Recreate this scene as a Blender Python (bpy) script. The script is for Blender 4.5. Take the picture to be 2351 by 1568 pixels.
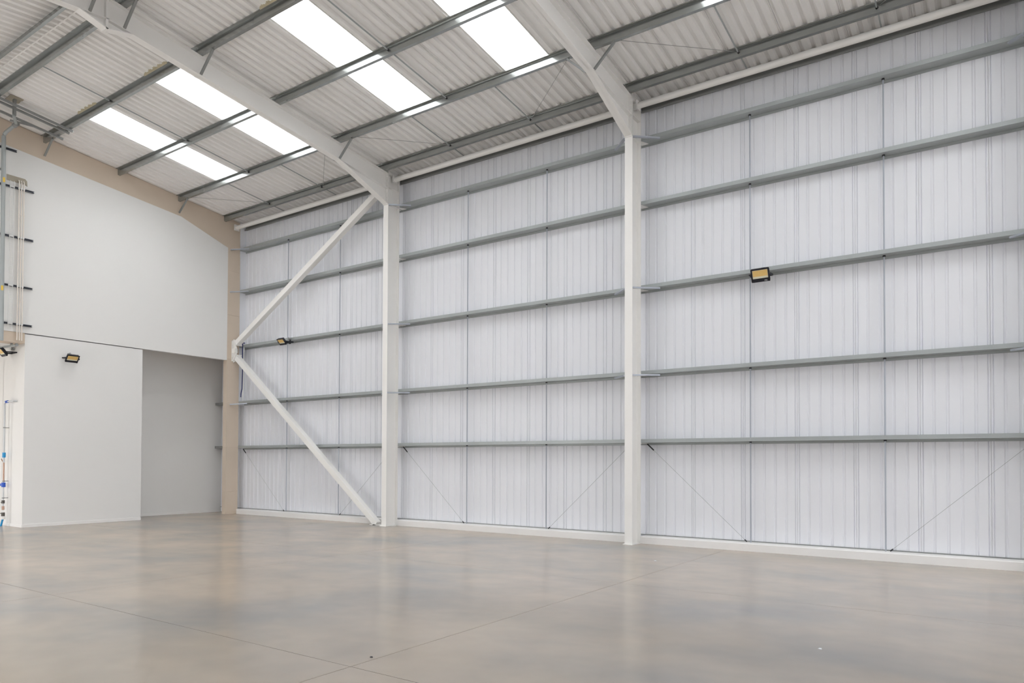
import bpy, bmesh, math, random
from mathutils import Vector, Matrix

random.seed(4)
for o in list(bpy.data.objects):
    bpy.data.objects.remove(o)
SC = bpy.context.scene
COL = SC.collection

# ------------------------------------------------------------------ camera
W, H = 2351, 1568
CX, CY, CZ, YAW, PITCH, ROLL, FPX, PPY = 17.4628, -12.1018, 1.451, 0.6043, 0.0187, 0.0038, 1634.13, 1030.47
cam_d = bpy.data.cameras.new('camera')
cam = bpy.data.objects.new('camera', cam_d)
COL.objects.link(cam)
cam_d.sensor_fit = 'HORIZONTAL'
cam_d.sensor_width = 36.0
cam_d.lens = 36.0 * FPX / W
cam_d.shift_y = (PPY - H / 2) / W
cam_d.clip_start = 0.02
_s, _c = math.sin(YAW), math.cos(YAW)
_f = Vector((-_s, _c, 0)); _r = Vector((_c, _s, 0)); _u = Vector((0, 0, 1))
F = _f * math.cos(PITCH) + _u * math.sin(PITCH)
U = _u * math.cos(PITCH) - _f * math.sin(PITCH)
R = _r * math.cos(ROLL) + U * math.sin(ROLL)
U = U * math.cos(ROLL) - _r * math.sin(ROLL)
M = Matrix((R, U, -F)).transposed().to_4x4()
M.translation = (CX, CY, CZ)
cam.matrix_world = M
SC.camera = cam

# ------------------------------------------------------------------ sky and exposure
world = bpy.data.worlds.new('overcast_sky')
SC.world = world
world.use_nodes = True
bg = world.node_tree.nodes['Background']
bg.inputs['Color'].default_value = (0.99, 0.99, 0.985, 1)
# standard overcast sky: the zenith three times as bright as the horizon
_wt = world.node_tree
_tc = _wt.nodes.new('ShaderNodeTexCoord'); _sx = _wt.nodes.new('ShaderNodeSeparateXYZ')
_wt.links.new(_tc.outputs['Generated'], _sx.inputs[0])
_mr = _wt.nodes.new('ShaderNodeMapRange')
_mr.inputs['From Min'].default_value = 0.0; _mr.inputs['From Max'].default_value = 1.0
_mr.inputs['To Min'].default_value = 0.36; _mr.inputs['To Max'].default_value = 1.08
_wt.links.new(_sx.outputs['Z'], _mr.inputs['Value'])
_wt.links.new(_mr.outputs[0], bg.inputs['Strength'])
SC.view_settings.view_transform = 'Standard'
SC.view_settings.look = 'None'
SC.view_settings.exposure = 3.38
SC.view_settings.gamma = 1.0
SC.view_settings.use_curve_mapping = False
SC.cycles.max_bounces = 9
SC.cycles.diffuse_bounces = 6
SC.cycles.glossy_bounces = 3
SC.cycles.transmission_bounces = 3
SC.cycles.transparent_max_bounces = 6
SC.cycles.adaptive_threshold = 0.08
SC.cycles.sample_clamp_indirect = 4.0

def portal(loc, rot, sx, sy):
    """a light portal: gives off no light, only tells the sampler where the sky enters"""
    l = bpy.data.lights.new('sky_portal', 'AREA')
    l.shape = 'RECTANGLE'; l.size = sx; l.size_y = sy
    l.cycles.is_portal = True
    o = bpy.data.objects.new('sky_portal', l)
    o.location = loc; o.rotation_euler = rot
    COL.objects.link(o)

# ------------------------------------------------------------------ materials
def mat(name, col, rough=0.5, metal=0.0, var=0.04, scale=3.0, bump=0.0, bscale=60.0, spec=0.5, stretch=(1, 1, 1)):
    m = bpy.data.materials.new(name); m.use_nodes = True
    nt = m.node_tree; b = nt.nodes['Principled BSDF']
    tc = nt.nodes.new('ShaderNodeTexCoord'); mp = nt.nodes.new('ShaderNodeMapping')
    mp.inputs['Scale'].default_value = stretch
    nt.links.new(tc.outputs['Object'], mp.inputs['Vector'])
    n = nt.nodes.new('ShaderNodeTexNoise'); n.inputs['Scale'].default_value = scale
    n.inputs['Detail'].default_value = 4
    nt.links.new(mp.outputs[0], n.inputs['Vector'])
    mx = nt.nodes.new('ShaderNodeMix'); mx.data_type = 'RGBA'
    mx.inputs['A'].default_value = tuple(max(0, c * (1 - var)) for c in col) + (1,)
    mx.inputs['B'].default_value = tuple(min(1, c * (1 + var)) for c in col) + (1,)
    nt.links.new(n.outputs['Fac'], mx.inputs['Factor'])
    nt.links.new(mx.outputs['Result'], b.inputs['Base Color'])
    b.inputs['Roughness'].default_value = rough
    b.inputs['Metallic'].default_value = metal
    b.inputs['Specular IOR Level'].default_value = spec
    if bump:
        n2 = nt.nodes.new('ShaderNodeTexNoise'); n2.inputs['Scale'].default_value = bscale
        nt.links.new(tc.outputs['Object'], n2.inputs['Vector'])
        bp = nt.nodes.new('ShaderNodeBump'); bp.inputs['Strength'].default_value = bump
        bp.inputs['Distance'].default_value = 0.004
        nt.links.new(n2.outputs['Fac'], bp.inputs['Height'])
        nt.links.new(bp.outputs[0], b.inputs['Normal'])
    return m

M_CLAD = mat('white_coated_steel', (0.795, 0.81, 0.855), 0.38, var=0.02, scale=1.2)
M_ROOF = mat('white_roof_liner', (0.86, 0.85, 0.835), 0.42, var=0.02, scale=1.2)
M_PAINT = mat('white_steel_paint', (0.88, 0.87, 0.85), 0.45, var=0.02, scale=2.0)
M_PLASTER = mat('white_wall_paint', (0.80, 0.795, 0.785), 0.7, var=0.015, scale=0.7, bump=0.05)
M_KERB = mat('white_kerb_paint', (0.83, 0.82, 0.81), 0.55, var=0.03, scale=2.0)
M_BOARD = mat('beige_fire_board', (0.66, 0.56, 0.46), 0.8, var=0.05, scale=1.5, bump=0.1)
M_TAUPE = mat('taupe_board', (0.40, 0.36, 0.29), 0.8, var=0.1, scale=8)
M_BLACK = mat('black_housing', (0.012, 0.013, 0.022), 0.35, var=0.1)
M_LED = mat('yellow_led_plate', (0.80, 0.55, 0.20), 0.35, var=0.06, scale=30)
M_LENS = mat('pale_reflector', (0.80, 0.76, 0.60), 0.3)
M_WHITE = mat('white_plastic', (0.85, 0.85, 0.84), 0.4)
M_CREAM = mat('cream_conduit', (0.84, 0.78, 0.72), 0.45)
M_BLUE = mat('blue_plastic', (0.02, 0.10, 0.55), 0.35)
M_CYAN = mat('light_blue_hose', (0.02, 0.30, 0.62), 0.35)
M_NAVY = mat('navy_cable', (0.02, 0.03, 0.14), 0.5)
M_PIPE = mat('grey_white_pipe', (0.62, 0.64, 0.66), 0.4)
M_COPPER = mat('copper', (0.50, 0.33, 0.25), 0.4, metal=0.4)
M_STRUT = mat('dark_strut', (0.10, 0.11, 0.13), 0.45, metal=0.5)
M_BRASS = mat('dark_brass', (0.12, 0.11, 0.10), 0.4, metal=0.6)
M_FOAM = mat('yellow_foam', (0.50, 0.45, 0.32), 0.9, var=0.2, scale=14, bump=0.5)
M_YELLOW = mat('yellow_tag', (0.80, 0.55, 0.08), 0.5)
M_BOLT = mat('dark_bolt', (0.03, 0.03, 0.035), 0.5, metal=0.4)
M_JOINT = mat('joint_filler', (0.22, 0.20, 0.175), 0.8)
M_RED = mat('red_handle', (0.55, 0.09, 0.05), 0.4)

def galv(name, col, rough, metal, spangle=0.05):
    m = bpy.data.materials.new(name); m.use_nodes = True
    nt = m.node_tree; b = nt.nodes['Principled BSDF']
    tc = nt.nodes.new('ShaderNodeTexCoord')
    v = nt.nodes.new('ShaderNodeTexVoronoi'); v.inputs['Scale'].default_value = 55
    nt.links.new(tc.outputs['Object'], v.inputs['Vector'])
    n = nt.nodes.new('ShaderNodeTexNoise'); n.inputs['Scale'].default_value = 2.2
    nt.links.new(tc.outputs['Object'], n.inputs['Vector'])
    mx = nt.nodes.new('ShaderNodeMix'); mx.data_type = 'RGBA'
    mx.inputs['A'].default_value = tuple(c * 0.9 for c in col) + (1,)
    mx.inputs['B'].default_value = tuple(min(1, c * 1.08) for c in col) + (1,)
    nt.links.new(n.outputs['Fac'], mx.inputs['Factor'])
    nt.links.new(mx.outputs['Result'], b.inputs['Base Color'])
    r = nt.nodes.new('ShaderNodeMapRange')
    r.inputs['To Min'].default_value = rough - spangle; r.inputs['To Max'].default_value = rough + spangle
    sp = nt.nodes.new('ShaderNodeSeparateColor')
    nt.links.new(v.outputs['Color'], sp.inputs[0])
    nt.links.new(sp.outputs[0], r.inputs['Value'])
    nt.links.new(r.outputs[0], b.inputs['Roughness'])
    b.inputs['Metallic'].default_value = metal
    return m
M_GALV = galv('galvanised_steel', (0.40, 0.428, 0.432), 0.40, 0.25)
M_GALVD = galv('dark_galvanised_steel', (0.30, 0.31, 0.305), 0.45, 0.3)
M_ZINC = galv('bright_zinc_purlin_steel', (0.36, 0.375, 0.37), 0.20, 0.7, 0.0)
M_ROD = galv('bright_zinc_rod', (0.42, 0.45, 0.51), 0.35, 0.3, 0.0)

def floor_mat():
    m = bpy.data.materials.new('polished_concrete'); m.use_nodes = True
    nt = m.node_tree; b = nt.nodes['Principled BSDF']
    N = nt.nodes.new; L = nt.links.new
    tc = N('ShaderNodeTexCoord')
    def noise(scale, detail, dist=0.0, st=(1, 1, 1), rough=0.5):
        mp = N('ShaderNodeMapping'); mp.inputs['Scale'].default_value = st
        L(tc.outputs['Object'], mp.inputs['Vector'])
        n = N('ShaderNodeTexNoise'); n.inputs['Scale'].default_value = scale
        n.inputs['Detail'].default_value = detail; n.inputs['Distortion'].default_value = dist
        n.inputs['Roughness'].default_value = rough
        L(mp.outputs[0], n.inputs['Vector']); return n
    def ramp(n, stops):
        r = N('ShaderNodeValToRGB')
        r.color_ramp.elements[0].position = stops[0][0]; r.color_ramp.elements[0].color = stops[0][1] + (1,)
        r.color_ramp.elements[1].position = stops[-1][0]; r.color_ramp.elements[1].color = stops[-1][1] + (1,)
        for p, c in stops[1:-1]:
            e = r.color_ramp.elements.new(p); e.color = c + (1,)
        L(n.outputs['Fac'], r.inputs['Fac']); return r
    big = ramp(noise(0.40, 3, 0.3, (1, 1.25, 1), 0.5), [(0.32, (0.315, 0.295, 0.272)), (0.50, (0.395, 0.342, 0.290)), (0.70, (0.462, 0.384, 0.314))])
    mid = ramp(noise(1.3, 2, 0.3, (1, 1.5, 1), 0.5), [(0.3, (0.94, 0.945, 0.955)), (0.7, (1.045, 1.03, 1.01))])
    fine = ramp(noise(5.0, 1), [(0.3, (0.98, 0.98, 0.98)), (0.7, (1.015, 1.015, 1.015))])
    m1 = N('ShaderNodeMix'); m1.data_type = 'RGBA'; m1.blend_type = 'MULTIPLY'; m1.inputs['Factor'].default_value = 1
    m2 = N('ShaderNodeMix'); m2.data_type = 'RGBA'; m2.blend_type = 'MULTIPLY'; m2.inputs['Factor'].default_value = 1
    L(big.outputs[0], m1.inputs['A']); L(mid.outputs[0], m1.inputs['B'])
    L(m1.outputs['Result'], m2.inputs['A']); L(fine.outputs[0], m2.inputs['B'])
    # a darker, greyer patch with a soft outline on the floor near the right
    wn = noise(0.35, 2)
    ps = N('ShaderNodeVectorMath'); ps.operation = 'SUBTRACT'; ps.inputs[1].default_value = (16.4, -7.6, 0)
    L(tc.outputs['Object'], ps.inputs[0])
    ln = N('ShaderNodeVectorMath'); ln.operation = 'LENGTH'; L(ps.outputs[0], ln.inputs[0])
    ad = N('ShaderNodeMath'); ad.operation = 'MULTIPLY_ADD'; ad.inputs[1].default_value = 5.0
    L(wn.outputs['Fac'], ad.inputs[0]); L(ln.outputs['Value'], ad.inputs[2])
    mk = N('ShaderNodeMapRange'); mk.interpolation_type = 'SMOOTHSTEP'
    mk.inputs['From Min'].default_value = 3.2; mk.inputs['From Max'].default_value = 8.6
    mk.inputs['To Min'].default_value = 1.0; mk.inputs['To Max'].default_value = 0.0
    L(ad.outputs[0], mk.inputs['Value'])
    m3 = N('ShaderNodeMix'); m3.data_type = 'RGBA'; m3.blend_type = 'MULTIPLY'
    m3.inputs['B'].default_value = (0.76, 0.785, 0.82, 1)
    L(mk.outputs[0], m3.inputs['Factor']); L(m2.outputs['Result'], m3.inputs['A'])
    L(m3.outputs['Result'], b.inputs['Base Color'])
    rn = noise(0.9, 1)
    mr = N('ShaderNodeMapRange'); mr.inputs['To Min'].default_value = 0.14; mr.inputs['To Max'].default_value = 0.17
    L(rn.outputs['Fac'], mr.inputs['Value']); L(mr.outputs[0], b.inputs['Roughness'])
    # dusty polished surface: a matt body under a soft sheen that levels off at grazing angles
    b.inputs['Specular IOR Level'].default_value = 0.0
    nt.links.remove(b.inputs['Roughness'].links[0]); b.inputs['Roughness'].default_value = 0.6
    gl = N('ShaderNodeBsdfGlossy'); gl.inputs['Color'].default_value = (1, 1, 1, 1)
    L(mr.outputs[0], gl.inputs['Roughness'])
    fr = N('ShaderNodeFresnel'); fr.inputs['IOR'].default_value = 1.42
    mn = N('ShaderNodeMath'); mn.operation = 'MINIMUM'; mn.inputs[1].default_value = 0.40
    L(fr.outputs[0], mn.inputs[0])
    ms = N('ShaderNodeMixShader'); L(mn.outputs[0], ms.inputs[0]); L(b.outputs[0], ms.inputs[1]); L(gl.outputs[0], ms.inputs[2])
    L(ms.outputs[0], nt.nodes['Material Output'].inputs['Surface'])
    return m
M_FLOOR = floor_mat()

def pane_mat():
    m = bpy.data.materials.new('translucent_rooflight'); m.use_nodes = True
    nt = m.node_tree; nt.nodes.clear()
    N = nt.nodes.new; L = nt.links.new
    out = N('ShaderNodeOutputMaterial'); mix = N('ShaderNodeMixShader')
    tr = N('ShaderNodeBsdfTransparent'); tr.inputs[0].default_value = (0.93, 0.95, 0.96, 1)
    tl = N('ShaderNodeBsdfTranslucent'); tl.inputs[0].default_value = (0.92, 0.94, 0.95, 1)
    mix.inputs[0].default_value = 0.35
    L(tr.outputs[0], mix.inputs[1]); L(tl.outputs[0], mix.inputs[2]); L(mix.outputs[0], out.inputs[0])
    return m
M_PANE = pane_mat()
M_APRON = mat('concrete_apron', (0.60, 0.58, 0.55), 0.8, var=0.1)

# ------------------------------------------------------------------ mesh helpers
class MB:
    def __init__(s): s.v = []; s.f = []
    def add(s, vs, fs):
        n = len(s.v); s.v += [Vector(v) for v in vs]; s.f += [tuple(i + n for i in f) for f in fs]; return s
    def box(s, x0, x1, y0, y1, z0, z1):
        vs = [(x, y, z) for z in (z0, z1) for y in (y0, y1) for x in (x0, x1)]
        return s.add(vs, [(0, 2, 3, 1), (4, 5, 7, 6), (0, 1, 5, 4), (2, 6, 7, 3), (0, 4, 6, 2), (1, 3, 7, 5)])
    def loft(s, a, b, closed=True, caps=True):
        n = len(a); k = n if closed else n - 1
        fs = [(i, (i + 1) % n, n + (i + 1) % n, n + i) for i in range(k)]
        if caps and closed: fs += [tuple(range(n - 1, -1, -1)), tuple(range(n, 2 * n))]
        return s.add(list(a) + list(b), fs)
    def prism_x(s, poly, x0, x1):            # poly of (y, z)
        return s.loft([(x0, y, z) for y, z in poly], [(x1, y, z) for y, z in poly])
    def prism_z(s, poly, z0, z1):            # poly of (x, y)
        return s.loft([(x, y, z0) for x, y in poly], [(x, y, z1) for x, y in poly])
    def prism_y(s, poly, y0, y1):            # poly of (x, z)
        return s.loft([(x, y0, z) for x, z in poly], [(x, y1, z) for x, z in poly])
    def bar(s, p0, p1, w, h, up=(0, 0, 1), rnd=0.0):
        p0 = Vector(p0); p1 = Vector(p1); d = (p1 - p0).normalized()
        a = d.cross(Vector(up)).normalized(); b = a.cross(d).normalized()
        if rnd:
            ring = []
            for cx, cy, st in ((1, 1, 0), (-1, 1, 90), (-1, -1, 180), (1, -1, 270)):
                for q in (0, 45, 90):
                    t = math.radians(st + q)
                    ring.append((cx * (w / 2 - rnd) + rnd * math.cos(t), cy * (h / 2 - rnd) + rnd * math.sin(t)))
        else:
            ring = [(w / 2, h / 2), (-w / 2, h / 2), (-w / 2, -h / 2), (w / 2, -h / 2)]
        return s.loft([p0 + a * i + b * j for i, j in ring], [p1 + a * i + b * j for i, j in ring])
    def tube(s, pts, r, n=10):
        pts = [Vector(p) for p in pts]; rings = []
        for i, p in enumerate(pts):
            d = (pts[min(i + 1, len(pts) - 1)] - pts[max(i - 1, 0)]).normalized()
            ref = Vector((0, 0, 1)) if abs(d.z) < 0.9 else Vector((0, 1, 0))
            a = d.cross(ref).normalized(); b = a.cross(d).normalized()
            rings.append([p + (a * math.cos(2 * math.pi * k / n) + b * math.sin(2 * math.pi * k / n)) * r for k in range(n)])
        base = len(s.v); s.v += [v for rg in rings for v in rg]
        for i in range(len(rings) - 1):
            for k in range(n):
                s.f.append((base + i * n + k, base + i * n + (k + 1) % n, base + (i + 1) * n + (k + 1) % n, base + (i + 1) * n + k))
        s.f.append(tuple(base + k for k in range(n - 1, -1, -1)))
        s.f.append(tuple(base + (len(rings) - 1) * n + k for k in range(n)))
        return s
    def mesh(s, name, m, off=Vector((0, 0, 0)), smooth=False):
        me = bpy.data.meshes.new(name)
        me.from_pydata([tuple(v - off) for v in s.v], [], s.f)
        bm = bmesh.new(); bm.from_mesh(me)
        bmesh.ops.recalc_face_normals(bm, faces=bm.faces); bm.to_mesh(me); bm.free()
        me.materials.append(m)
        if smooth:
            for p in me.polygons: p.use_smooth = True
            me.set_sharp_from_angle(angle=math.radians(40))
        return me
    def base(s):
        xs = [v.x for v in s.v]; ys = [v.y for v in s.v]; zs = [v.z for v in s.v]
        return Vector(((min(xs) + max(xs)) / 2, (min(ys) + max(ys)) / 2, min(zs)))

def tag(o, label=None, cat=None, group=None, kind=None):
    if label: o['label'] = label
    if cat: o['category'] = cat
    if group: o['group'] = group
    if kind: o['kind'] = kind
    return o
def empty(name, loc):
    o = bpy.data.objects.new(name, None); o.location = loc; o.empty_display_size = 0.1
    COL.objects.link(o); return o
def part(name, mb, m, parent, smooth=False, kind=None):
    """a part: mesh given in world coordinates, parented to an unrotated thing"""
    org = Vector(parent.location)
    if parent.parent: org = org + Vector(parent.parent.location)
    b = mb.base()
    o = bpy.data.objects.new(name, mb.mesh(name, m, b, smooth)); COL.objects.link(o)
    o.parent = parent; o.location = b - org
    if kind: o['kind'] = kind
    return o
def single(name, mb, m, smooth=False, **kw):
    b = mb.base()
    o = bpy.data.objects.new(name, mb.mesh(name, m, b, smooth)); o.location = b; COL.objects.link(o)
    return tag(o, **kw)
def inst(name, me, parent, loc):
    o = bpy.data.objects.new(name, me); COL.objects.link(o); o.parent = parent; o.location = loc; return o

# ------------------------------------------------------------------ dimensions
SL = 0.111                                   # roof slope
RY = -6.70                                   # ridge line
def ztop(y):                                 # top of rafters
    a = -y if y > RY else 13.4 + y
    return 7.91 + SL * a
def zsheet(y): return ztop(y) + 0.142        # underside of the roof sheets
XE = 0.033                                   # face of the left end wall
XR, YF = 30.0, -13.4                         # far right wall, front wall
FRAMES = [6.0, 12.0, 18.0]
GIRTS = [7.302, 6.134, 4.600, 3.046, 1.8105]
CW, CYF, CYB = 0.148, -0.5625, -0.20         # column width, inner face, outer face
PURL = [-0.705, -2.02, -3.54, -5.155, -6.46]
PITCH_P = 0.8635
ROOF_X = 1.722
RODX = [(1.985, 3.985), (8.0, 10.0), (14.0, 16.0)]
BAY = ['corner bay', 'middle bay', 'right-hand bay']
BAYL = ['left of the farther white column', 'between the two white columns', 'right of the nearer white column']

# ------------------------------------------------------------------ floor
sub = MB().box(-3.2, XR + 0.2, YF - 0.2, 0.2, -0.30, -0.020)
floor = single('floor', sub, M_JOINT, kind='structure')
xs = [-3.2, 4.35, 9.0, 13.65, 18.3, 22.95, XR + 0.2]; ys = [YF - 0.2, -8.58, -4.28, 0.2]
J = 0.0028
for i in range(len(xs) - 1):
    for j in range(len(ys) - 1):
        part('slab', MB().box(xs[i] + J, xs[i + 1] - J, ys[j] + J, ys[j + 1] - J, -0.12, 0.0), M_FLOOR, floor)
for o in floor.children:                      # slabs share one continuous texture space
    me = o.data; off = Vector(o.location) + Vector(floor.location)
    for v in me.vertices: v.co += off
    o.location = -Vector(floor.location)
single('ground', MB().box(-40, 60, -50, 40, -0.60, -0.31), M_APRON, kind='structure')

# ------------------------------------------------------------------ cladding profile
def profile(w, centres, half_t, half_b, depth, seam=0.0015, joint=True):
    """cross-section of one panel: (position, recess) from 0 to w"""
    p = [(seam, 0.0)]
    if joint: p += [(0.024, 0), (0.029, depth * 0.8), (0.034, depth * 0.8), (0.040, 0)]
    for c in centres:
        p += [(c - half_t, 0), (c - half_b, depth), (c + half_b, depth), (c + half_t, 0)]
    if joint: p += [(w - 0.040, 0), (w - 0.034, depth * 0.8), (w - 0.029, depth * 0.8), (w - 0.024, 0)]
    p += [(w - seam, 0.0)]
    return p
WP = 0.868
wprof = profile(WP, [WP * k / 5 for k in range(1, 5)], 0.024, 0.010, 0.016)
ring = [(x, d) for x, d in wprof] + [(WP - 0.0015, 0.06), (0.0015, 0.06)]
wmesh = MB().loft([(x, d, 0.10) for x, d in ring], [(x, d, 7.93) for x, d in ring]).mesh('cladding_panel', M_CLAD)
wall_back = single('wall_back', MB().box(-3.2, XR + 0.2, 0.064, 0.16, -0.02, 8.4), M_CLAD, kind='structure')
x = 8.643 - WP * 12
while x < XR:
    inst('cladding_panel', wmesh, wall_back, Vector((x, 0, 0)) - Vector(wall_back.location)); x += WP

# kerb at the foot of the clad wall, one length per bay
for k, (a, b) in enumerate([(0.04, 6 - 0.08), (6.08, 11.92), (12.08, 17.92), (18.08, XR)]):
    o = single('baseboard_back', MB().prism_x([(-0.245, 0), (-0.245, 0.118), (-0.235, 0.128), (-0.001, 0.132), (-0.001, 0)], a, b), M_KERB, kind='structure')
single('trim_1', MB().box(-1.07, XR, -0.010, -0.001, 0.134, 0.150), M_GALVD, kind='structure')
# eaves channel over the cladding, the shade there put into a darker steel colour
for k, (a, b) in enumerate([(0.05, 5.99), (6.01, 11.99), (12.01, 17.99)]):
    zt = 8.046
    poly = [(-0.135, zt), (-0.135, zt - 0.045), (-0.125, zt - 0.045), (-0.125, zt - 0.012), (-0.022, zt - 0.012), (-0.022, 7.915), (-0.075, 7.915), (-0.075, 7.885), (-0.068, 7.885), (-0.068, 7.905), (-0.012, 7.905), (-0.012, zt)]
    single('eaves_channel', MB().prism_x(poly, a, b), M_GALVD, label='galvanised eaves channel coloured dark for shade above the cladding, ' + BAYL[k], cat='channel', group='eaves channels')

# ------------------------------------------------------------------ roof sheets and rooflights
ceiling = empty('ceiling', (0, 0, 0)); ceiling['kind'] = 'structure'
rprof = profile(PITCH_P, [PITCH_P * k / 5 for k in range(1, 5)], 0.050, 0.024, 0.040, joint=False)
rprof = [(0.0, 0.034), (0.0035, 0.034), (0.0036, 0.010), (0.010, 0.010), (0.020, 0.030), (0.035, 0.030), (0.050, 0)] + rprof[1:-1] + [(PITCH_P - 0.050, 0), (PITCH_P - 0.035, 0.030), (PITCH_P - 0.020, 0.030), (PITCH_P - 0.010, 0.010), (PITCH_P - 0.0036, 0.010), (PITCH_P - 0.0035, 0.034), (PITCH_P, 0.034)]
def sheet_mesh(name, y0, y1, m, thick):
    z0, z1 = zsheet(y0), zsheet(y1)
    rg = list(rprof)
    mb = MB()
    if thick:
        rg = rg + [(PITCH_P, thick), (0.0, thick)]
        mb.loft([(x, y0, z0 + d) for x, d in rg], [(x, y1, z1 + d) for x, d in rg])
    else:
        mb.loft([(x, y0, z0 + d) for x, d in rg], [(x, y1, z1 + d) for x, d in rg], closed=False)
    return mb.mesh(name, m)
EAV = 0.10
full = {1: sheet_mesh('roof_sheet', EAV, RY + 0.001, M_ROOF, 0.09), -1: sheet_mesh('roof_sheet', -13.4 - EAV, RY - 0.001, M_ROOF, 0.09)}
RL0, RL1 = -2.00, -5.165
low = {1: sheet_mesh('roof_sheet', EAV, RL0, M_ROOF, 0.09), -1: sheet_mesh('roof_sheet', -13.4 - EAV, -13.4 - RL0, M_ROOF, 0.09)}
high = {1: sheet_mesh('roof_sheet', RL1, RY + 0.001, M_ROOF, 0.09), -1: sheet_mesh('roof_sheet', -13.4 - RL1, RY - 0.001, M_ROOF, 0.09)}
lite = {1: sheet_mesh('pane', RL1 - 0.005, RL0 + 0.02, M_PANE, 0), -1: sheet_mesh('pane', -13.4 - RL1 + 0.005, -13.4 - RL0 - 0.02, M_PANE, 0)}
X0 = ROOF_X - PITCH_P * 3
k = -3; nwin = 0; RLX = []
while X0 + (k + 3) * PITCH_P < XR:
    xx = ROOF_X + k * PITCH_P
    is_l = k >= 0 and k % 7 in (0, 3)
    for s in (1, -1):
        if is_l:
            inst('roof_sheet', low[s], ceiling, (xx, 0, 0)); inst('roof_sheet', high[s], ceiling, (xx, 0, 0))
            nwin += 1
            wo = empty('window_%d' % nwin, (xx, 0, 0)); wo['kind'] = 'structure'
            inst('pane', lite[s], wo, (0, 0, 0.068))
            if s == 1: RLX.append(xx)
            ym = (RL0 + RL1) / 2 if s == 1 else -13.4 - (RL0 + RL1) / 2
            a = math.atan(SL) * (-1 if s == 1 else 1)
            portal((xx + PITCH_P / 2, ym, zsheet(ym) + 0.16), (a, 0, 0), PITCH_P, RL0 - RL1)
        else:
            inst('roof_sheet', full[s], ceiling, (xx, 0, 0))
    k += 1
# ridge flashing, a flat metal strip under the ridge joint
part('ridge_flashing', MB().prism_x([(RY - 0.012, zsheet(RY - 0.012) - 0.004), (RY, zsheet(RY) - 0.004), (RY + 0.012, zsheet(RY + 0.012) - 0.004), (RY + 0.012, zsheet(RY + 0.012) - 0.001), (RY, zsheet(RY) - 0.001), (RY - 0.012, zsheet(RY - 0.012) - 0.001)], -0.1, XR), M_ROOF, ceiling)

# ------------------------------------------------------------------ walls out of view: front wall with open shutter doors, right wall
def wall_open(name, x0, x1, y0, y1, z1, holes, m):
    mb = MB(); c = x0
    for a, b, h in holes:
        mb.box(c, a, y0, y1, -0.02, z1); mb.box(a, b, y0, y1, h, z1); c = b
    mb.box(c, x1, y0, y1, -0.02, z1)
    return single(name, mb, m, kind='structure')
DOORS = [(0.8, 4.8, 3.8)]
wall_open('wall_front', -3.2, XR + 0.2, YF - 0.16, YF, 8.2, DOORS, M_CLAD)
for a, b, h in DOORS:
    portal(((a + b) / 2, YF - 0.05, h / 2), (math.radians(90), 0, 0), b - a, h)
RD0, RD1, RDH = -12.6, -7.4, 4.8               # open loading door in the right wall, behind the camera
wr_ = MB().prism_x([(0.1, RDH), (0.1, 8.1), (RY, 8.9), (YF - 0.1, 8.1), (YF - 0.1, RDH)], XR, XR + 0.16)
wr_.box(XR, XR + 0.16, RD1, 0.1, -0.02, RDH).box(XR, XR + 0.16, YF - 0.1, RD0, -0.02, RDH)
single('wall_right', wr_, M_CLAD, kind='structure')
portal((XR + 0.05, (RD0 + RD1) / 2, RDH / 2), (math.radians(90), 0, math.radians(90)), RD1 - RD0, RDH)

# ------------------------------------------------------------------ left end wall
wl = empty('wall_left', (XE, -6.7, 0)); wl['kind'] = 'structure'
def ptop(y): return 7.56 + 0.104 * (-y if y > RY else 13.4 + y)
part('upper_panel', MB().prism_x([(-0.576, 4.209), (-0.576, 7.292), (-1.93, ptop(-1.93)), (RY, ptop(RY)), (YF + 1.9, ptop(-1.9)), (YF, 7.28), (YF, 4.209)], XE - 0.12, XE), M_PLASTER, wl)
part('lower_panel', MB().box(-1.06, XE - 0.003, -5.447, -2.885, 0.0, 4.185), M_PLASTER, wl)
part('lining_above', MB().box(-1.06, XE - 0.118, -5.447, -2.885, 4.18, 4.60), M_PLASTER, wl)
part('recess_panel', MB().box(-1.20, -1.08, -2.90, 0.02, 0.0, 4.9), M_PLASTER, wl)
part('recess_lid', MB().box(-1.20, XE - 0.125, -2.9, 0.02, 4.62, 4.72), M_BOARD, wl)
single('baseboard_left', MB().box(XE - 0.003, XE + 0.012, -5.447, -2.885, 0.0, 0.065), M_KERB, kind='structure')
part('skirting', MB().box(-1.08, -1.062, -2.885, -0.01, 0.0, 0.065), M_KERB, wl)
part('skirting', MB().box(-3.0, XE - 0.003, -5.458, -5.447, 0.0, 0.055), M_KERB, wl)
# beige fire casing of the end frame: rafter box with haunch, column box in stacked boards, head beam
def zc(y): return zsheet(y) - 0.001
part('rafter_casing', MB().prism_x([(-0.20, 7.10), (-0.20, zc(-0.2)), (RY, zc(RY)), (YF + 0.2, zc(YF + 0.2)), (YF + 0.2, 7.0), (YF + 0.60, 7.2), (YF + 1.9, ptop(-1.9) - 0.1), (RY, ptop(RY) - 0.1), (-1.93, ptop(-1.93) - 0.1), (-0.60, 7.20), (-0.576, 7.10)], -0.131, XE - 0.012), M_BOARD, wl)
zb = [0.0, 0.62, 1.83, 3.04, 4.25, 5.46, 6.67, 7.12]
for i in range(len(zb) - 1):
    part('casing_board', MB().box(-0.131, XE - 0.002, -0.574, -0.20, zb[i] + 0.0015, zb[i + 1] - 0.0015), M_BOARD, wl)
part('head_beam_casing', MB().box(-0.34, XE - 0.02, YF, -5.447, 3.985, 4.208), M_BOARD, wl)
part('lobby_soffit', MB().box(-3.1, -0.34, YF, -5.447, 4.05, 4.15), M_PLASTER, wl)
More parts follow.
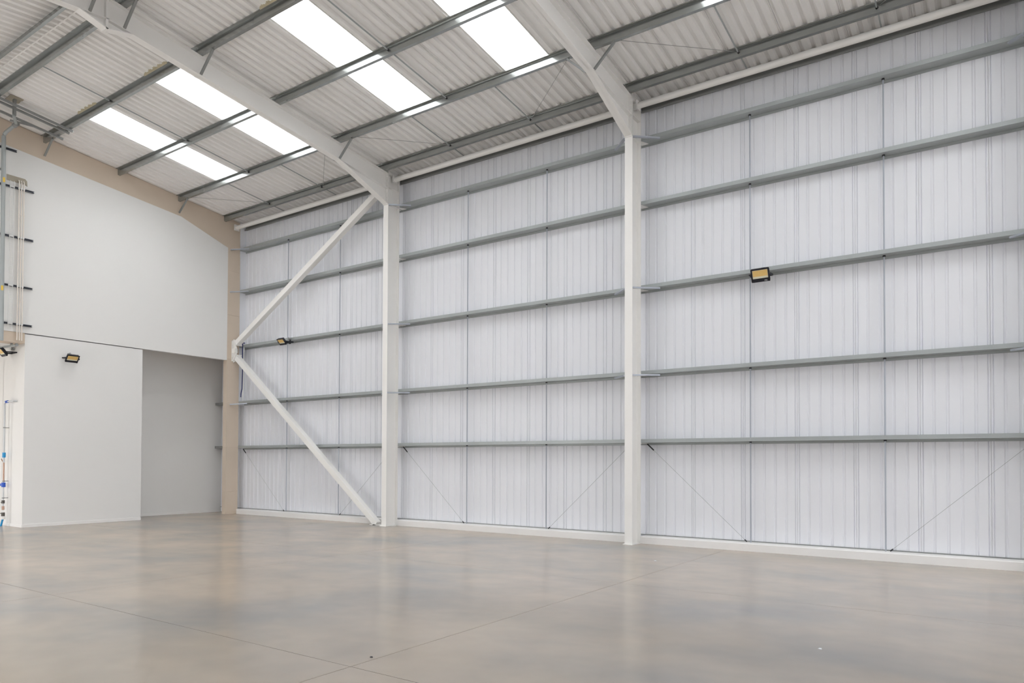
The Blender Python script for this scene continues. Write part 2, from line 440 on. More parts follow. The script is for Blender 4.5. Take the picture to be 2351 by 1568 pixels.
part('lobby_end_panel', MB().box(-3.16, -3.0, YF, -9.0, 0, 4.2).box(-3.16, -3.0, -9.0, -7.2, 2.5, 4.2).box(-3.16, -3.0, -7.2, -5.40, 0, 4.2), M_PLASTER, wl)
portal((-3.05, -8.1, 1.25), (math.radians(90), 0, math.radians(-90)), 1.8, 2.5)
part('lobby_side_panel', MB().box(-3.0, -1.05, -5.447, -5.33, 0, 4.2), M_PLASTER, wl)
part('gable_backing', MB().prism_x([(0.1, 4.7), (0.1, 8.1), (RY, 8.84), (YF - 0.1, 8.1), (YF - 0.1, 4.21), (-5.3, 4.21)], -0.30, -0.20), M_PLASTER, wl)
# white strip closing the gap between corner casing and cladding
part('closer_strip', MB().box(-0.02, 0.012, -0.20, -0.001, 3.0, 8.08), M_CLAD, wl)

# ------------------------------------------------------------------ portal frames
def mir(y, s): return y if s > 0 else -13.4 - y
def portal_frame(xc, label):
    t = empty('portal_frame', (xc, 0, 0)); tag(t, label, 'steel frame', 'white portal frames')
    x0, x1 = xc - CW / 2, xc + CW / 2; tf, tw = 0.014, 0.010
    for s in (1, -1):
        yf, yb = mir(CYF, s), mir(CYB, s); d = 1 if yb > yf else -1
        I = [(x0, yf), (x1, yf), (x1, yf + d * tf), (xc + tw / 2, yf + d * tf), (xc + tw / 2, yb - d * tf), (x1, yb - d * tf), (x1, yb), (x0, yb), (x0, yb - d * tf), (xc - tw / 2, yb - d * tf), (xc - tw / 2, yf + d * tf), (x0, yf + d * tf)]
        col = part('column', MB().prism_z(I, 0.0, 8.06), M_PAINT, t)
        for z in (7.275, 7.66, 7.955):
            ya, yc = sorted((yf + d * tf, yb - d * tf))
            for xa_, xb_ in ((x0 + 0.004, xc - tw / 2), (xc + tw / 2, x1 - 0.004)):
                part('stiffener', MB().box(xa_, xb_, ya, yc, z - 0.006, z + 0.006), M_PAINT, col)
        ya, yc = sorted((yf - d * 0.03, yb + d * 0.0))
        part('base_plate', MB().box(x0 - 0.02, x1 + 0.02, ya, yc, 0.0, 0.014), M_PAINT, col)
        # rafter: web, flanges
        A = (mir(CYF, s), ztop(CYF)); B = (RY, ztop(RY))
        dp = 0.350
        r = part('rafter', MB().prism_x([A, B, (B[0], B[1] - dp), (A[0], A[1] - dp)], xc - tw / 2, xc + tw / 2)
                 .prism_x([A, B, (B[0], B[1] - 0.014), (A[0], A[1] - 0.014)], x0, x1)
                 .prism_x([(A[0], A[1] - dp + 0.014), (B[0], B[1] - dp + 0.014), (B[0], B[1] - dp), (A[0], A[1] - dp)], x0, x1), M_PAINT, t)
        # eaves haunch
        h0 = (mir(CYF, s), 7.275); h1 = (mir(-1.99, s), ztop(-1.99) - dp + 0.002)
        part('haunch', MB().prism_x([h0, h1, (A[0], A[1] - dp)], xc - tw / 2, xc + tw / 2)
             .prism_x([h0, h1, (h1[0], h1[1] + 0.016), (h0[0], h0[1] + 0.018)], x0, x1), M_PAINT, t)
        ep = part('end_plate', MB().box(x0, x1, *sorted((yf - d * 0.018, yf + d * 0.001)), 7.262, ztop(CYF)), M_PAINT, t)
        bo = MB()
        for z in (7.42, 7.52, 7.62, 7.72, 7.82, 7.90):
            for dx in (-0.045, 0.045):
                bo.tube([(xc + dx, yf - d * 0.018, z), (xc + dx, yf - d * 0.034, z)], 0.012, 6)
        part('bolts', bo, M_PAINT, ep, kind='stuff')
        # apex: haunch wedge, plate, bolts
        zb_ = ztop(RY) - dp
        ye = mir(-6.30, s)
        part('apex_haunch', MB().prism_x([(RY, 8.160), (ye, ztop(-6.30) - dp), (RY, zb_)], xc - tw / 2, xc + tw / 2)
             .prism_x([(RY, 8.150), (ye, ztop(-6.30) - dp - 0.002), (ye, ztop(-6.30) - dp + 0.012), (RY, 8.166)], x0, x1), M_PAINT, t)
        # stays from purlin to bottom flange, both sides
        for y in (PURL[1], PURL[3], PURL[4]):
            for q in (1, -1):
                part('stay', MB().bar((xc + q * (CW / 2 + 0.002), mir(y + 0.02, s), ztop(y) - dp + 0.012), (xc + q * 0.43, mir(y + 0.02, s), ztop(y) - 0.012), 0.038, 0.032), M_GALVD, t)
        if s > 0:
            for gi in (0, 2, 3):
                z = GIRTS[gi] - 0.045
                for q in (1, -1):
                    part('stay', MB().bar((xc + q * (CW / 2), -0.552, z), (xc + q * 0.435, -0.203, z + 0.01), 0.045, 0.026), M_ROD, t)
            for z in GIRTS:
                for q in (1, -1):
                    part('cleat', MB().prism_z([(xc + q * 0.02, -0.199), (xc + q * 0.085, -0.199), (xc + q * 0.15, -0.045), (xc + q * 0.02, -0.045)][::q], z - 0.014, z - 0.003), M_PAINT, t)
        for y in PURL:
            part('purlin_cleat', MB().box(xc - 0.055, xc + 0.055, *sorted((mir(y + 0.0035, s), mir(y + 0.011, s))), ztop(y), ztop(y) + 0.12), M_GALVD, t)
    ab = MB()
    for z in (8.30, 8.38, 8.46, 8.54):
        for q in (1, -1):
            ab.tube([(xc + q * 0.045, RY + 0.018, z), (xc + q * 0.045, RY + 0.0124, z)], 0.012, 6).tube([(xc + q * 0.045, RY - 0.018, z), (xc + q * 0.045, RY - 0.0124, z)], 0.012, 6)
    part('bolts', ab, M_PAINT, t, kind='stuff')
    part('apex_plate', MB().box(x0, x1, RY - 0.018, RY + 0.018, 8.140, ztop(RY) - 0.005), M_PAINT, t)
    return t
portal_frame(6.0, 'white painted steel portal frame with diagonal braces against its farther column')
portal_frame(12.0, 'nearer white painted steel portal frame, its column standing mid-picture')
portal_frame(18.0, 'white painted steel portal frame beyond the right edge of the picture')

# ------------------------------------------------------------------ wall rails (Z sections laid flat)
ORD = ['topmost', 'second from top', 'middle', 'second from bottom', 'lowest']
BE = [(0.014, 5.997), (6.003, 11.997), (12.003, 17.997)]
for b in range(3):
    for gi, h in enumerate(GIRTS):
        t_ = 0.004
        poly = [(-0.200, h), (-0.003, h), (-0.003, h - 0.040), (-0.007, h - 0.040), (-0.007, h - 0.0001), (-0.007, h + 0.004), (-0.196, h + 0.004), (-0.196, h + 0.060), (-0.178, h + 0.060), (-0.178, h + 0.064), (-0.200, h + 0.064)]
        poly = [(-0.200, h), (-0.007, h), (-0.007, h - 0.040), (-0.003, h - 0.040), (-0.003, h + 0.004), (-0.196, h + 0.004), (-0.196, h + 0.060), (-0.178, h + 0.060), (-0.178, h + 0.064), (-0.200, h + 0.064)]
        wr = single('wall_rail', MB().prism_x(poly, *BE[b]), M_GALV, label='%s of five galvanised wall rails %s' % (ORD[gi], BAYL[b]), cat='rail', group='galvanised wall rails')
        if b == 0 and gi in (0, 1, 3):
            part('stay', MB().bar((XE + 0.002, -0.50 if gi < 3 else -0.47, h - 0.045), (0.43, -0.205, h - 0.016), 0.045, 0.026), M_ROD, wr)
# the rails also run behind the beige corner column into the door recess
for gi in (3, 4):
    h = GIRTS[gi]
    single('wall_rail', MB().prism_x([(-0.200, h), (-0.003, h), (-0.003, h + 0.064), (-0.200, h + 0.064)], -1.07, -0.14), M_GALVD,
           label='%s rail stub seen behind the beige corner column in the recess' % ('upper' if gi == 3 else 'lower'), cat='rail', group='rail stubs in the recess')
# vertical rods and diagonal wires
for b in range(3):
    for j, x in enumerate(RODX[b]):
        t = empty('sag_rod', (x, -0.0965, 0.14)); tag(t, '%s vertical steel rod on the cladding %s' % (['left', 'right'][j], BAYL[b]), 'rod', 'vertical sag rods')
        part('rod', MB().tube([(x, -0.0965, 0.135), (x, -0.0965, 7.299)], 0.0115, 8), M_ROD, t, True)
        for h in GIRTS:
            part('nut', MB().tube([(x, -0.0965, h - 0.022), (x, -0.0965, h - 0.001)], 0.021, 6), M_BOLT, t)
    x0, x1 = (0.10, 5.90) if b == 0 else (6.0 + 6 * (b - 1) + 0.13, 12.0 + 6 * (b - 1) - 0.13)
    for j, (xa, xb) in enumerate(((x0 + 0.03, RODX[b][0] - 0.06), (x1 - 0.03, RODX[b][1] + 0.06))):
        t = empty('tie_wire', (xb, -0.11, 0.14)); tag(t, '%s thin diagonal wire under the lowest rail %s' % (['left', 'right'][j], BAYL[b]), 'wire', 'diagonal tie wires')
        pa, pb = Vector((xa, -0.11, 1.79)), Vector((xb, -0.11, 0.142))
        d = (pb - pa).normalized()
        part('wire', MB().tube([pa, pb], 0.0032, 6), M_GALV, t, True)
        part('turnbuckle', MB().tube([pa, pa + d * 0.03, pa + d * 0.05, pa + d * 0.15, pa + d * 0.17], 0.012, 8), M_BOLT, t, True)
        part('anchor', MB().tube([pb - d * 0.05, pb], 0.010, 8), M_BOLT, t, True)

# ------------------------------------------------------------------ roof purlins (Z sections), tie bars, wires
PN = ['eaves', 'second', 'third', 'fourth', 'ridge']
for b in range(3):
    a, c = (XE - 0.008, 5.997) if b == 0 else BE[b]
    for s in (1, -1):
        for pi, y in enumerate(PURL):
            zt = ztop(y)
            def P(dy, dz): return (mir(y + dy, s), zt + dz - dy * SL)
            poly = [P(0, 0.135), P(0, 0.0035), P(0.054, 0.0035), P(0.054, 0.018), P(0.0515, 0.018), P(0.0515, 0.006), P(0.0025, 0.006), P(0.0025, 0.139), P(-0.052, 0.139), P(-0.052, 0.124), P(-0.0495, 0.124), P(-0.0495, 0.1365), P(0, 0.1365)]
            poly[0] = P(0, 0.1365); poly = poly[:-1]
            side = 'near-side' if s > 0 else 'far side of the ridge'
            lab = ('%s roof purlin %s, galvanised, clad-wall slope' if s > 0 else '%s roof purlin %s, galvanised, beyond the ridge') % (PN[pi], BAYL[b])
            rpu = single('roof_purlin', MB().prism_x(poly, a, c), M_ZINC, label=lab, cat='purlin', group='galvanised roof purlins')
            if b == 0 and s > 0 and pi in (1, 3):
                part('stay', MB().bar((XE + 0.004, y + 0.03, ztop(y) - 0.29), (0.42, y + 0.02, ztop(y) - 0.012), 0.036, 0.030), M_GALVD, rpu)
    xm = 3.0 + 6 * b
    # bars run from the down-slope purlin (ya) up to the next (yb): nuts show on the lower purlin
    for i in (1, 2, 3):
        bar_y0, bar_y1 = PURL[i + 1], PURL[i]
        t = empty('tie_bar', (xm, bar_y1, ztop(bar_y1) + 0.07)); tag(t, 'steel tie bar mid-bay from %s to %s purlin, %s' % (PN[i], PN[i + 1], BAY[b]), 'tie bar', 'roof tie bars')
        part('rod', MB().bar((xm, bar_y0 + 0.005, ztop(bar_y0) + 0.07), (xm, bar_y1 - 0.001, ztop(bar_y1) + 0.07), 0.018, 0.018), M_GALV, t)
        part('nut', MB().tube([(xm, bar_y1 - 0.001, ztop(bar_y1) + 0.07), (xm, bar_y1 - 0.030, ztop(bar_y1) + 0.073)], 0.020, 6), M_BOLT, t)
    for j, x in enumerate((xm - 1.0, xm + 1.0)):
        for y0, y1, nm in ((PURL[1], PURL[0], 'second to eaves purlin'), (PURL[0], -0.115, 'eaves purlin to eaves channel')):
            zz1 = ztop(y1) + 0.07 if y1 != -0.115 else 7.99
            t = empty('tie_bar', (x, y1, zz1)); tag(t, '%s short steel tie bar from %s, %s' % (['left', 'right'][j], nm, BAY[b]), 'tie bar', 'roof tie bars')
            part('rod', MB().bar((x, y0 + 0.005, ztop(y0) + 0.07), (x, y1 - 0.001, zz1), 0.018, 0.018), M_GALV, t)
            part('nut', MB().tube([(x, y1 - 0.001, zz1), (x, y1 - 0.030, zz1 + 0.003)], 0.020, 6), M_BOLT, t)
    for j, (xa, xb) in enumerate(((6 * b + 0.36, xm - 1.04), (6 * b + 5.64, xm + 1.04))):
        single('roof_wire', MB().tube([(xa, PURL[1] + 0.01, ztop(PURL[1]) + 0.05), (xb, PURL[0] - 0.004, ztop(PURL[0]) + 0.10)], 0.0038, 6), M_GALVD, True,
               label='%s thin diagonal wire between eaves and second purlin, %s' % (['left', 'right'][j], BAY[b]), cat='wire', group='roof tie wires')
# yellow filler foam at the head of the rooflights
for i, (xa, nm) in enumerate(((RLX[0], 'corner-side rooflight of the corner bay'), (RLX[1], 'rooflight beside the farther frame'), (RLX[2], 'rooflight past the farther frame'))):
    mb = MB(); n = 64
    for q in range(n):
        t0 = q / n; xq = xa + 0.05 + (PITCH_P - 0.10) * t0; wq = (PITCH_P - 0.10) / n
        hy = 0.012 + 0.045 * abs(math.sin(q * 0.245 * 1.0)) * (0.75 + 0.25 * math.sin(q * 1.7 + i)) * (0.5 + 0.5 * math.sin(math.pi * t0))
        y1 = PURL[3] - 0.058 - hy
        mb.add([(xq, PURL[3] - 0.054, zsheet(PURL[3]) - 0.02), (xq + wq, PURL[3] - 0.054, zsheet(PURL[3]) - 0.02), (xq + wq, y1, zsheet(y1) - 0.004), (xq, y1, zsheet(y1) - 0.004),
                (xq, PURL[3] - 0.054, zsheet(PURL[3]) - 0.001), (xq + wq, PURL[3] - 0.054, zsheet(PURL[3]) - 0.001), (xq + wq, y1, zsheet(y1) - 0.001), (xq, y1, zsheet(y1) - 0.001)],
               [(0, 1, 2, 3), (4, 7, 6, 5), (0, 4, 5, 1), (2, 6, 7, 3), (0, 3, 7, 4), (1, 5, 6, 2)])
    single('filler_foam', mb, M_FOAM, label='yellowish filler foam along purlin above the ' + nm, cat='foam', group='filler foam strips')

# ------------------------------------------------------------------ eaves tie tubes
for b in range(3):
    a, c = (XE + 0.005, 5.985) if b == 0 else (6 * b + 0.012, 6 * b + 5.985)
    t = empty('eaves_tube', (a, -0.38, 7.875)); tag(t, 'round white eaves tube under the roof edge, ' + BAYL[b], 'tube', 'white eaves tubes')
    part('tube', MB().tube([(a + 0.10, -0.38, 7.875), (c - 0.10, -0.38, 7.875)], 0.0575, 20), M_PAINT, t, True)
    for e, q in ((a, 1), (c, -1)):
        part('end_plate', MB().box(*sorted((e + q * 0.075, e + q * 0.10)), -0.455, -0.305, 7.795, 7.955), M_PAINT, t)
        part('lug', MB().box(*sorted((e, e + q * 0.08)), -0.387, -0.373, 7.82, 7.93), M_PAINT, t)

# ------------------------------------------------------------------ diagonal braces in the corner bay
def brace(p0, p1, label):
    t = empty('diagonal_brace', p1 if p1[2] < p0[2] else p0); tag(t, label, 'brace', 'white diagonal braces')
    p0, p1 = Vector(p0), Vector(p1); d = (p1 - p0).normalized()
    part('tube', MB().bar(p0, p1, 0.14, 0.14, (0, 1, 0), 0.007), M_PAINT, t)
    return t, p0, p1, d
tu, a, b_, d = brace((0.235, -0.38, 4.685), (5.60, -0.38, 7.70), 'upper white square-tube brace rising from the corner to the first white frame')
part('end_plate', MB().bar(a - d * 0.012, a + d * 0.012, 0.18, 0.20, (0, 1, 0)), M_PAINT, tu)
tl, a, b_, d = brace((0.22, -0.38, 4.28), (5.63, -0.38, 0.012), 'lower white square-tube brace running from the corner down to the floor')
part('end_plate', MB().bar(a - d * 0.012, a + d * 0.012, 0.18, 0.20, (0, 1, 0)), M_PAINT, tl)
part('foot', MB().box(5.44, 5.86, -0.45, -0.31, 0.0, 0.014), M_PAINT, tl)
tn = empty('brace_bracket', (0.1, -0.38, 4.2)); tag(tn, 'white bolted steel bracket on the beige corner column joining both braces', 'bracket')
part('gusset', MB().prism_y([(XE, 4.16), (0.10, 4.18), (0.13, 4.30), (0.19, 4.40), (0.19, 4.56), (0.13, 4.66), (0.10, 4.78), (XE, 4.80)], -0.387, -0.373), M_PAINT, tn)
part('stub', MB().box(XE, 0.17, -0.43, -0.33, 4.42, 4.54), M_PAINT, tn)
part('back_plate', MB().box(XE - 0.001, XE + 0.014, -0.44, -0.32, 4.20, 4.76), M_PAINT, tn)
bo = MB()
for z in (4.20, 4.32, 4.64, 4.76):
    for y in (-0.425, -0.335): bo.tube([(XE + 0.013, y, z), (XE + 0.035, y, z)], 0.013, 6)
part('bolts', bo, M_PAINT, tn, kind='stuff')

# ------------------------------------------------------------------ floodlights
def floodlight(mount, facing, tilt, w, label, turn=0.0, text=False, box=True, arm=0.16):
    """mount: point on the wall; facing: direction the lamp looks; tilt downwards; turn: swivel about the vertical"""
    t = empty('floodlight', mount); tag(t, label, 'floodlight', 'black LED floodlights')
    f0 = Vector(facing).normalized()
    q = Matrix.Rotation(turn, 3, 'Z')
    f = (q @ f0)
    side = f.cross(Vector((0, 0, 1))).normalized()
    fd = (f * math.cos(tilt) - Vector((0, 0, 1)) * math.sin(tilt)).normalized()
    upv = side.cross(fd).normalized()
    c = Vector(mount) + f0 * arm
    h = w * 0.74
    def pt(a, b, dpt): return c + side * a + upv * b + fd * dpt
    def slab(a0, a1, b0, b1, d0, d1):
        vs = [pt(a, b, dd) for dd in (d0, d1) for b in (b0, b1) for a in (a0, a1)]
        return vs, [(0, 2, 3, 1), (4, 5, 7, 6), (0, 1, 5, 4), (2, 6, 7, 3), (0, 4, 6, 2), (1, 3, 7, 5)]
    body = MB(); ch = 0.02
    def ring(sx, sy, dd, c_): return [pt(a, b, dd) for a, b in ((-sx + c_, -sy), (sx - c_, -sy), (sx, -sy + c_), (sx, sy - c_), (sx - c_, sy), (-sx + c_, sy), (-sx, sy - c_), (-sx, -sy + c_))]
    body.loft(ring(w / 2 * 0.93, h / 2 * 0.93, -0.03, ch), ring(w / 2, h / 2, 0.0, ch))
    hs = part('housing', body, M_BLACK, t)
    fr = MB()                                              # raised front frame
    e = w * 0.09
    for a0, a1, b0, b1 in ((-w / 2 + .004, w / 2 - .004, h / 2 - e, h / 2 - .004), (-w / 2 + .004, w / 2 - .004, -h / 2 + .004, -h / 2 + 0.27 * h), (-w / 2 + .004, -w / 2 + e, -h / 2, h / 2 - .02), (w / 2 - e, w / 2 - .004, -h / 2 + .02, h / 2 - .02)):
        fr.add(*slab(a0, a1, b0, b1, 0.0, 0.010))
    part('front_frame', fr, M_BLACK, t)
    part('reflector', MB().add(*slab(-w / 2 + e, w / 2 - e, -h / 2 + 0.27 * h, h / 2 - e, 0.0, 0.004)), M_LENS, t)
    part('led_plate', MB().add(*slab(-w / 2 + e * 1.25, w / 2 - e * 1.25, -h / 2 + 0.42 * h, h / 2 - e * 1.25, 0.004, 0.007)), M_LED, t)
    fin = MB()
    for k in range(9):
        a = -w * 0.40 + k * w * 0.10
        fin.add(*slab(a - 0.003, a + 0.003, -h * 0.40, h * 0.46, -0.055, -0.029))
    part('cooling_fins', fin, M_BLACK, t)
    br = MB()                                              # U bracket to the wall
    wall = Vector(mount)
    for sgn in (-1, 1):
        p0 = pt(sgn * (w / 2 + 0.010), 0.0, -0.01)
        p1 = wall + side * sgn * (w / 2 + 0.010) * (1 if turn == 0 else 0.6) + Vector((0, 0, 0.02))
        br.bar(p0, p1, 0.028, 0.006, side)
        br.tube([p0 - side * 0.006, p0 + side * 0.006], 0.020, 10)
    k_ = (1 if turn == 0 else 0.6)
    if f0.y < 0 and mount[1] > -1: br.box(mount[0] - 0.03, mount[0] + 0.03, -0.2055, -0.199, 4.50, 4.66)
    br.bar(wall - side * (w / 2 + 0.012) * k_ + Vector((0, 0, 0.02)), wall + side * (w / 2 + 0.012) * k_ + Vector((0, 0, 0.02)), 0.030, 0.006, f0)
    part('bracket', br, M_BLACK, t)
    if box:
        jb = wall + Vector((0, 0, 0.11)) + f0 * 0.03
        part('junction_box', MB().tube([jb - f0 * 0.028, jb + f0 * 0.025], 0.034, 14), M_GALVD, t, True)
        part('cable', MB().tube([jb + f0 * 0.02, jb + f0 * 0.07 + Vector((0, 0, 0.02)), pt(0, h * 0.1, -0.10), pt(0, 0, -0.05)], 0.005, 6), M_WHITE, t, True)
    if text:
        cu = bpy.data.curves.new('rating_text', 'FONT'); cu.body = 'IP65'; cu.size = 0.026; cu.extrude = 0.0006
        tmp = bpy.data.objects.new('rating_text_curve', cu); COL.objects.link(tmp)
        bpy.context.view_layer.update()
        me = bpy.data.meshes.new_from_object(tmp.evaluated_get(bpy.context.evaluated_depsgraph_get()))
        bpy.data.objects.remove(tmp)
        me.materials.clear(); me.materials.append(M_WHITE)
        to = bpy.data.objects.new('rating_text', me); COL.objects.link(to)
        to.parent = t
        mm = Matrix((-side if False else side, upv, fd)).transposed().to_4x4()
        if mm.determinant() < 0: mm = Matrix((-side, upv, fd)).transposed().to_4x4()
        ax = Vector((mm[0][0], mm[1][0], mm[2][0]))
        mm.translation = pt(0, -h / 2 + 0.06 * h, 0.0105) + ax * (w / 2 - 0.09) - Vector(mount)
        to.matrix_local = mm
    return t
floodlight((14.24, -0.205, 4.50), (0, -1, 0), math.radians(24), 0.30, 'black floodlight on the wall rail right of the nearer white column', text=True, box=False)
floodlight((2.22, -0.205, 4.52), (0, -1, 0), math.radians(42), 0.26, 'black floodlight on the wall rail in the corner bay behind the braces', arm=0.26)
floodlight((XE, -4.56, 3.745), (1, 0, 0), math.radians(40), 0.27, 'black floodlight high on the plain white end wall', turn=0.0)
floodlight((-0.50, -5.450, 3.80), (0, -1, 0), math.radians(40), 0.27, 'black floodlight cut by the left picture edge inside the bright lobby', arm=0.24)

# ------------------------------------------------------------------ services on the left end wall
XW = XE
for i, z in enumerate((8.085, 7.300, 6.236, 5.184, 4.368)):
    y1 = -5.33 if i else -5.672
    poly = [(XW, z - 0.020), (XW + 0.041, z - 0.020), (XW + 0.041, z - 0.010), (XW + 0.038, z - 0.010), (XW + 0.038, z - 0.017), (XW + 0.003, z - 0.017), (XW + 0.003, z + 0.017), (XW + 0.038, z + 0.017), (XW + 0.038, z + 0.010), (XW + 0.041, z + 0.010), (XW + 0.041, z + 0.020), (XW, z + 0.020)]
    single('strut_rail', MB().prism_y(poly, -6.9, y1), M_STRUT, label='dark slotted strut rail on the end wall, %s of five' % ['highest', 'second highest', 'third', 'fourth', 'lowest'][i], cat='rail', group='strut rails on the end wall')
for i, y in enumerate((-5.625, -5.580, -5.535)):
    t = empty('conduit', (XW + 0.058, y, 4.21)); tag(t, '%s of three thin cream conduits running down the end wall' % ['left', 'middle', 'right'][i], 'conduit', 'cream conduits')
    part('pipe', MB().tube([(XW + 0.012, y, 7.475), (XW + 0.040, y, 7.47), (XW + 0.058, y, 7.43), (XW + 0.058, y, 4.24), (XW + 0.050, y + 0.005, 4.12), (XW + 0.032, y + 0.012, 4.03)], 0.0125, 10), M_CREAM, t, True)
    for z in (7.300, 6.236, 5.184, 4.368):
        part('clip', MB().box(XW + 0.0415, XW + 0.074, y - 0.016, y + 0.016, z - 0.012, z + 0.012), M_WHITE, t)
for i, z in enumerate((6.72, 6.38, 5.92, 5.55, 4.86)):
    single('cable_tie', MB().tube([(XW + 0.073, -5.648, z), (XW + 0.073, -5.512, z - 0.002)], 0.004, 6), M_CREAM, label='thin tie around the cream conduits, number %s from above' % ['one', 'two', 'three', 'four', 'five'][i], cat='tie', group='ties on the cream conduits')
t = empty('cable_tray', (XW + 0.05, -5.755, 4.3)); tag(t, 'narrow pale wire tray beside the cream conduits on the end wall', 'cable tray')
for y in (-5.790, -5.720):
    part('side_rail', MB().bar((XW + 0.052, y, 4.25), (XW + 0.052, y, 7.42), 0.006, 0.020, (1, 0, 0)), M_WHITE, t)
rg = MB()
zz = 4.30
while zz < 7.4:
    rg.bar((XW + 0.045, -5.790, zz), (XW + 0.045, -5.720, zz), 0.006, 0.006); zz += 0.10
part('rungs', rg, M_WHITE, t, kind='stuff')
for z in (7.300, 6.236, 5.184, 4.368):
    part('clip', MB().box(XW + 0.0415, XW + 0.062, -5.80, -5.71, z - 0.016, z + 0.016), M_WHITE, t)
single('wall_sleeve', MB().prism_x([(-5.845, 7.425), (-5.845, 7.548), (-5.50, 7.548), (-5.462, 7.51), (-5.455, 7.40), (-5.50, 7.425)], XW, XW + 0.012), M_TAUPE, label='taupe cover board where the cream conduits leave the end wall', cat='board')
# galvanised riser and the overhead strut
t = empty('riser_pipe', (0.20, -5.965, 3.97)); tag(t, 'galvanised riser pipe with yellow tags in front of the end wall', 'pipe')
part('pipe', MB().tube([(0.20, -5.952, 3.96), (0.20, -5.968, 8.27)], 0.040, 16), M_GALV, t, True)
part('elbow', MB().tube([(0.20, -5.968, 8.24), (0.21, -5.965, 8.30), (0.26, -5.95, 8.35), (0.34, -5.93, 8.38), (0.52, -5.89, 8.45)], 0.036, 14), M_GALV, t, True)
part('end_fitting', MB().tube([(0.50, -5.895, 8.44), (0.60, -5.87, 8.475)], 0.050, 14), M_GALVD, t, True)
for z in (7.34, 5.06):
    part('tag', MB().box(0.236, 0.243, -5.985, -5.945, z - 0.05, z + 0.05), M_YELLOW, t)
part('support', MB().bar((XE + 0.002, -5.97, 4.60), (0.17, -5.965, 4.60), 0.03, 0.03), M_GALVD, t)
part('support', MB().bar((XE + 0.002, -5.97, 7.60), (0.17, -5.965, 7.60), 0.03, 0.03), M_GALVD, t)
zs = lambda y: ztop(y) - 0.022
for i, (x, y1) in enumerate(((0.66, -5.035), (1.06, -5.07), (1.215, -5.073))):
    t = empty('roof_strut', (x, y1, zs(y1))); tag(t, 'slotted galvanised strut slung under purlins by the end wall, %s of three' % ['nearest the wall', 'middle', 'farthest from the wall'][i], 'strut', 'roof strut channels')
    part('channel', MB().bar((x, y1, zs(y1) ), (x, -6.66, zs(-6.66)), 0.041, 0.041, (0, 0, 1)), M_GALVD, t)
    part('end_cap', MB().bar((x, y1, zs(y1)), (x, y1 + 0.012, zs(y1) - 0.001), 0.044, 0.044), M_WHITE if i else M_GALVD, t)
t = empty('hanger', (0.95, -6.0, 8.45)); tag(t, 'galvanised hanger post fixed to the roof sheets holding the struts', 'hanger')
part('post', MB().bar((1.12, -6.12, zsheet(-6.12) - 0.004), (1.12, -6.12, zs(-6.12) - 0.18), 0.075, 0.045, (0, 1, 0)), M_GALVD, t)
part('plate', MB().bar((1.12, -6.12, zsheet(-6.12) - 0.003), (1.12, -6.12, zsheet(-6.12) - 0.012), 0.30, 0.24, (0, 1, 0)), M_TAUPE, t)
part('foot', MB().bar((1.14, -6.14, zs(-6.12) - 0.18), (0.70, -5.93, zs(-5.9) - 0.12), 0.05, 0.045), M_GALV, t)
part('cross_bar', MB().bar((0.64, -6.02, 8.47), (0.84, -5.62, 8.43), 0.03, 0.03), M_GALVD, t)

# ------------------------------------------------------------------ water pipe and conduit in the bright lobby
YW = -5.458
t = empty('water_pipe', (-0.69, -5.55, 0.0)); tag(t, 'white water pipe with blue fittings and valve at the left picture edge', 'pipe')
part('pipe', MB().tube([(-0.31, YW, 2.745), (-0.31, -5.53, 2.745), (-0.36, -5.55, 2.74), (-0.62, -5.55, 2.735), (-0.675, -5.55, 2.70), (-0.675, -5.55, 1.55), (-0.675, -5.55, 1.40)], 0.019, 12).tube([(-0.675, -5.55, 0.99), (-0.675, -5.55, 0.35)], 0.016, 12), M_PIPE, t, True)
part('coupling', MB().tube([(-0.60, -5.55, 2.736), (-0.52, -5.55, 2.738)], 0.030, 12), M_BLUE, t, True)
part('coupling', MB().tube([(-0.675, -5.55, 1.51), (-0.675, -5.55, 1.62)], 0.034, 12), M_CYAN, t, True)
part('copper_length', MB().tube([(-0.675, -5.55, 0.97), (-0.675, -5.55, 1.42)], 0.016, 12), M_COPPER, t, True)
part('drain_cock', MB().tube([(-0.675, -5.55, 1.40), (-0.73, -5.56, 1.44), (-0.76, -5.57, 1.48)], 0.012, 8), M_COPPER, t, True)
part('valve', MB().tube([(-0.675, -5.55, 0.86), (-0.675, -5.55, 0.89), (-0.675, -5.55, 0.93), (-0.675, -5.55, 0.96)], 0.040, 12).tube([(-0.675, -5.55, 0.91), (-0.76, -5.57, 0.91)], 0.030, 10), M_BLUE, t, True)
part('check_valve', MB().tube([(-0.675, -5.55, 0.50), (-0.675, -5.55, 0.57)], 0.030, 10).tube([(-0.675, -5.55, 0.52), (-0.72, -5.57, 0.52)], 0.016, 8), M_BRASS, t, True)
part('union', MB().tube([(-0.675, -5.55, 0.36), (-0.675, -5.55, 0.44)], 0.026, 10), M_COPPER, t, True)
part('stop_tap', MB().tube([(-0.675, -5.55, 0.20), (-0.675, -5.55, 0.30)], 0.036, 12).tube([(-0.675, -5.55, 0.28), (-0.74, -5.57, 0.28)], 0.014, 8), M_BRASS, t, True)
part('meter_body', MB().tube([(-0.675, -5.55, 0.15), (-0.675, -5.55, 0.22)], 0.046, 14), M_WHITE, t, True)
part('hose', MB().tube([(-0.675, -5.55, 0.16), (-0.69, -5.56, 0.10), (-0.72, -5.57, 0.0)], 0.020, 10), M_CYAN, t, True)
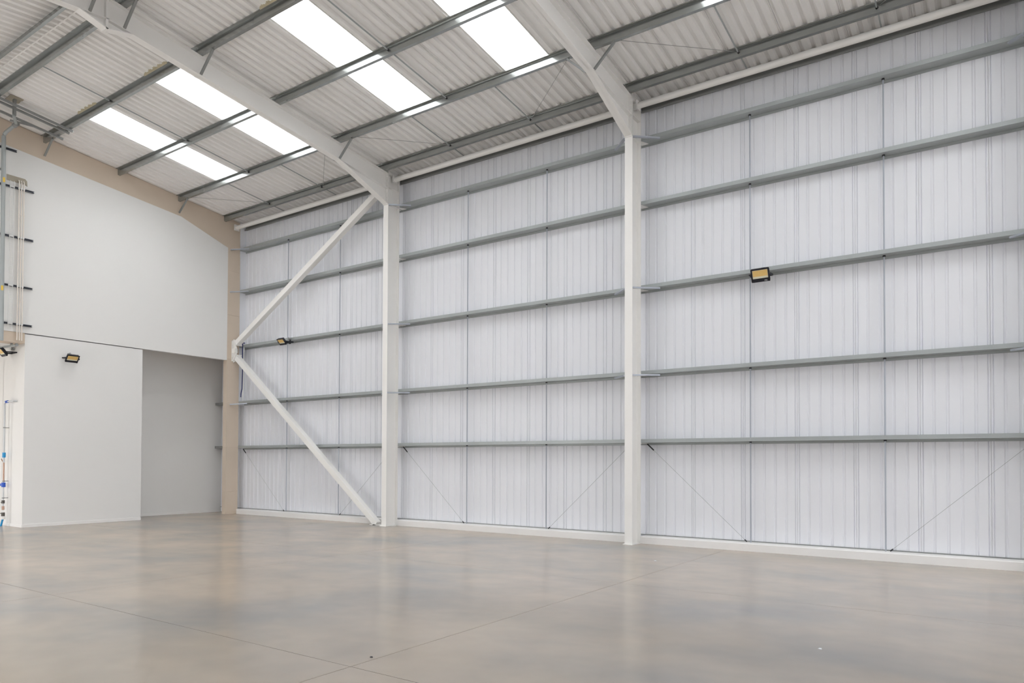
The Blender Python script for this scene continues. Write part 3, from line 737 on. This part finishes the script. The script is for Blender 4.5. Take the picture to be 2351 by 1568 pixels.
for z in (2.17, 0.99, 0.62):
    part('bracket', MB().tube([(-0.675, YW, z), (-0.675, -5.55, z)], 0.008, 8).tube([(-0.675, -5.55, z - 0.012), (-0.675, -5.55, z + 0.012)], 0.026, 10), M_GALVD, t, True)
t = empty('ceiling_conduit', (-0.4, -5.60, 3.93)); tag(t, 'grey conduit with round end under the beige lobby beam', 'conduit')
part('pipe', MB().tube([(0.05, -5.62, 3.925), (-1.2, -5.62, 3.96)], 0.024, 12), M_GALV, t, True)
part('end_cap', MB().tube([(0.045, -5.62, 3.925), (0.085, -5.62, 3.924)], 0.034, 12), M_GALVD, t, True)
part('clip', MB().box(-0.20, -0.17, -5.645, -5.595, 3.92, 3.986), M_GALVD, t)

# ------------------------------------------------------------------ blue cable on the cladding at the corner
t = empty('cable_drop', (0.17, -0.03, 3.15)); tag(t, 'navy cable hanging beside a slim white conduit between two rails near the corner', 'cable')
part('cable', MB().tube([(0.30, -0.21, 4.70), (0.23, -0.215, 4.71), (0.20, -0.21, 4.68), (0.19, -0.20, 4.5), (0.18, -0.19, 3.9), (0.165, -0.19, 3.45), (0.12, -0.19, 3.32), (0.11, -0.19, 3.22)], 0.014, 8), M_NAVY, t, True)
part('conduit', MB().tube([(0.235, -0.19, 4.59), (0.215, -0.19, 3.12)], 0.013, 8), M_WHITE, t, True)

# ------------------------------------------------------------------ crumbs on the floor
def crumb(x, y, r, m, label):
    mb = MB(); n = 7
    lo = [(x + r * (0.8 + 0.4 * random.random()) * math.cos(2 * math.pi * k / n) * 1.5, y + r * (0.8 + 0.4 * random.random()) * math.sin(2 * math.pi * k / n), 0.0005) for k in range(n)]
    hi = [(x + (a - x) * 0.55, y + (b - y) * 0.55, r * 0.7) for a, b, c in lo]
    single('plaster_chip', mb.loft(lo, hi), m, label=label, cat='chip', group='crumbs on the floor')
crumb(13.225, -2.225, 0.014, M_PIPE, 'white plaster chip on the floor near the nearer white column')
crumb(16.273, -6.129, 0.011, M_PIPE, 'white plaster chip on the open floor at lower right')
crumb(13.595, -8.323, 0.010, M_BOLT, 'small dark crumb beside the crossing floor joints')
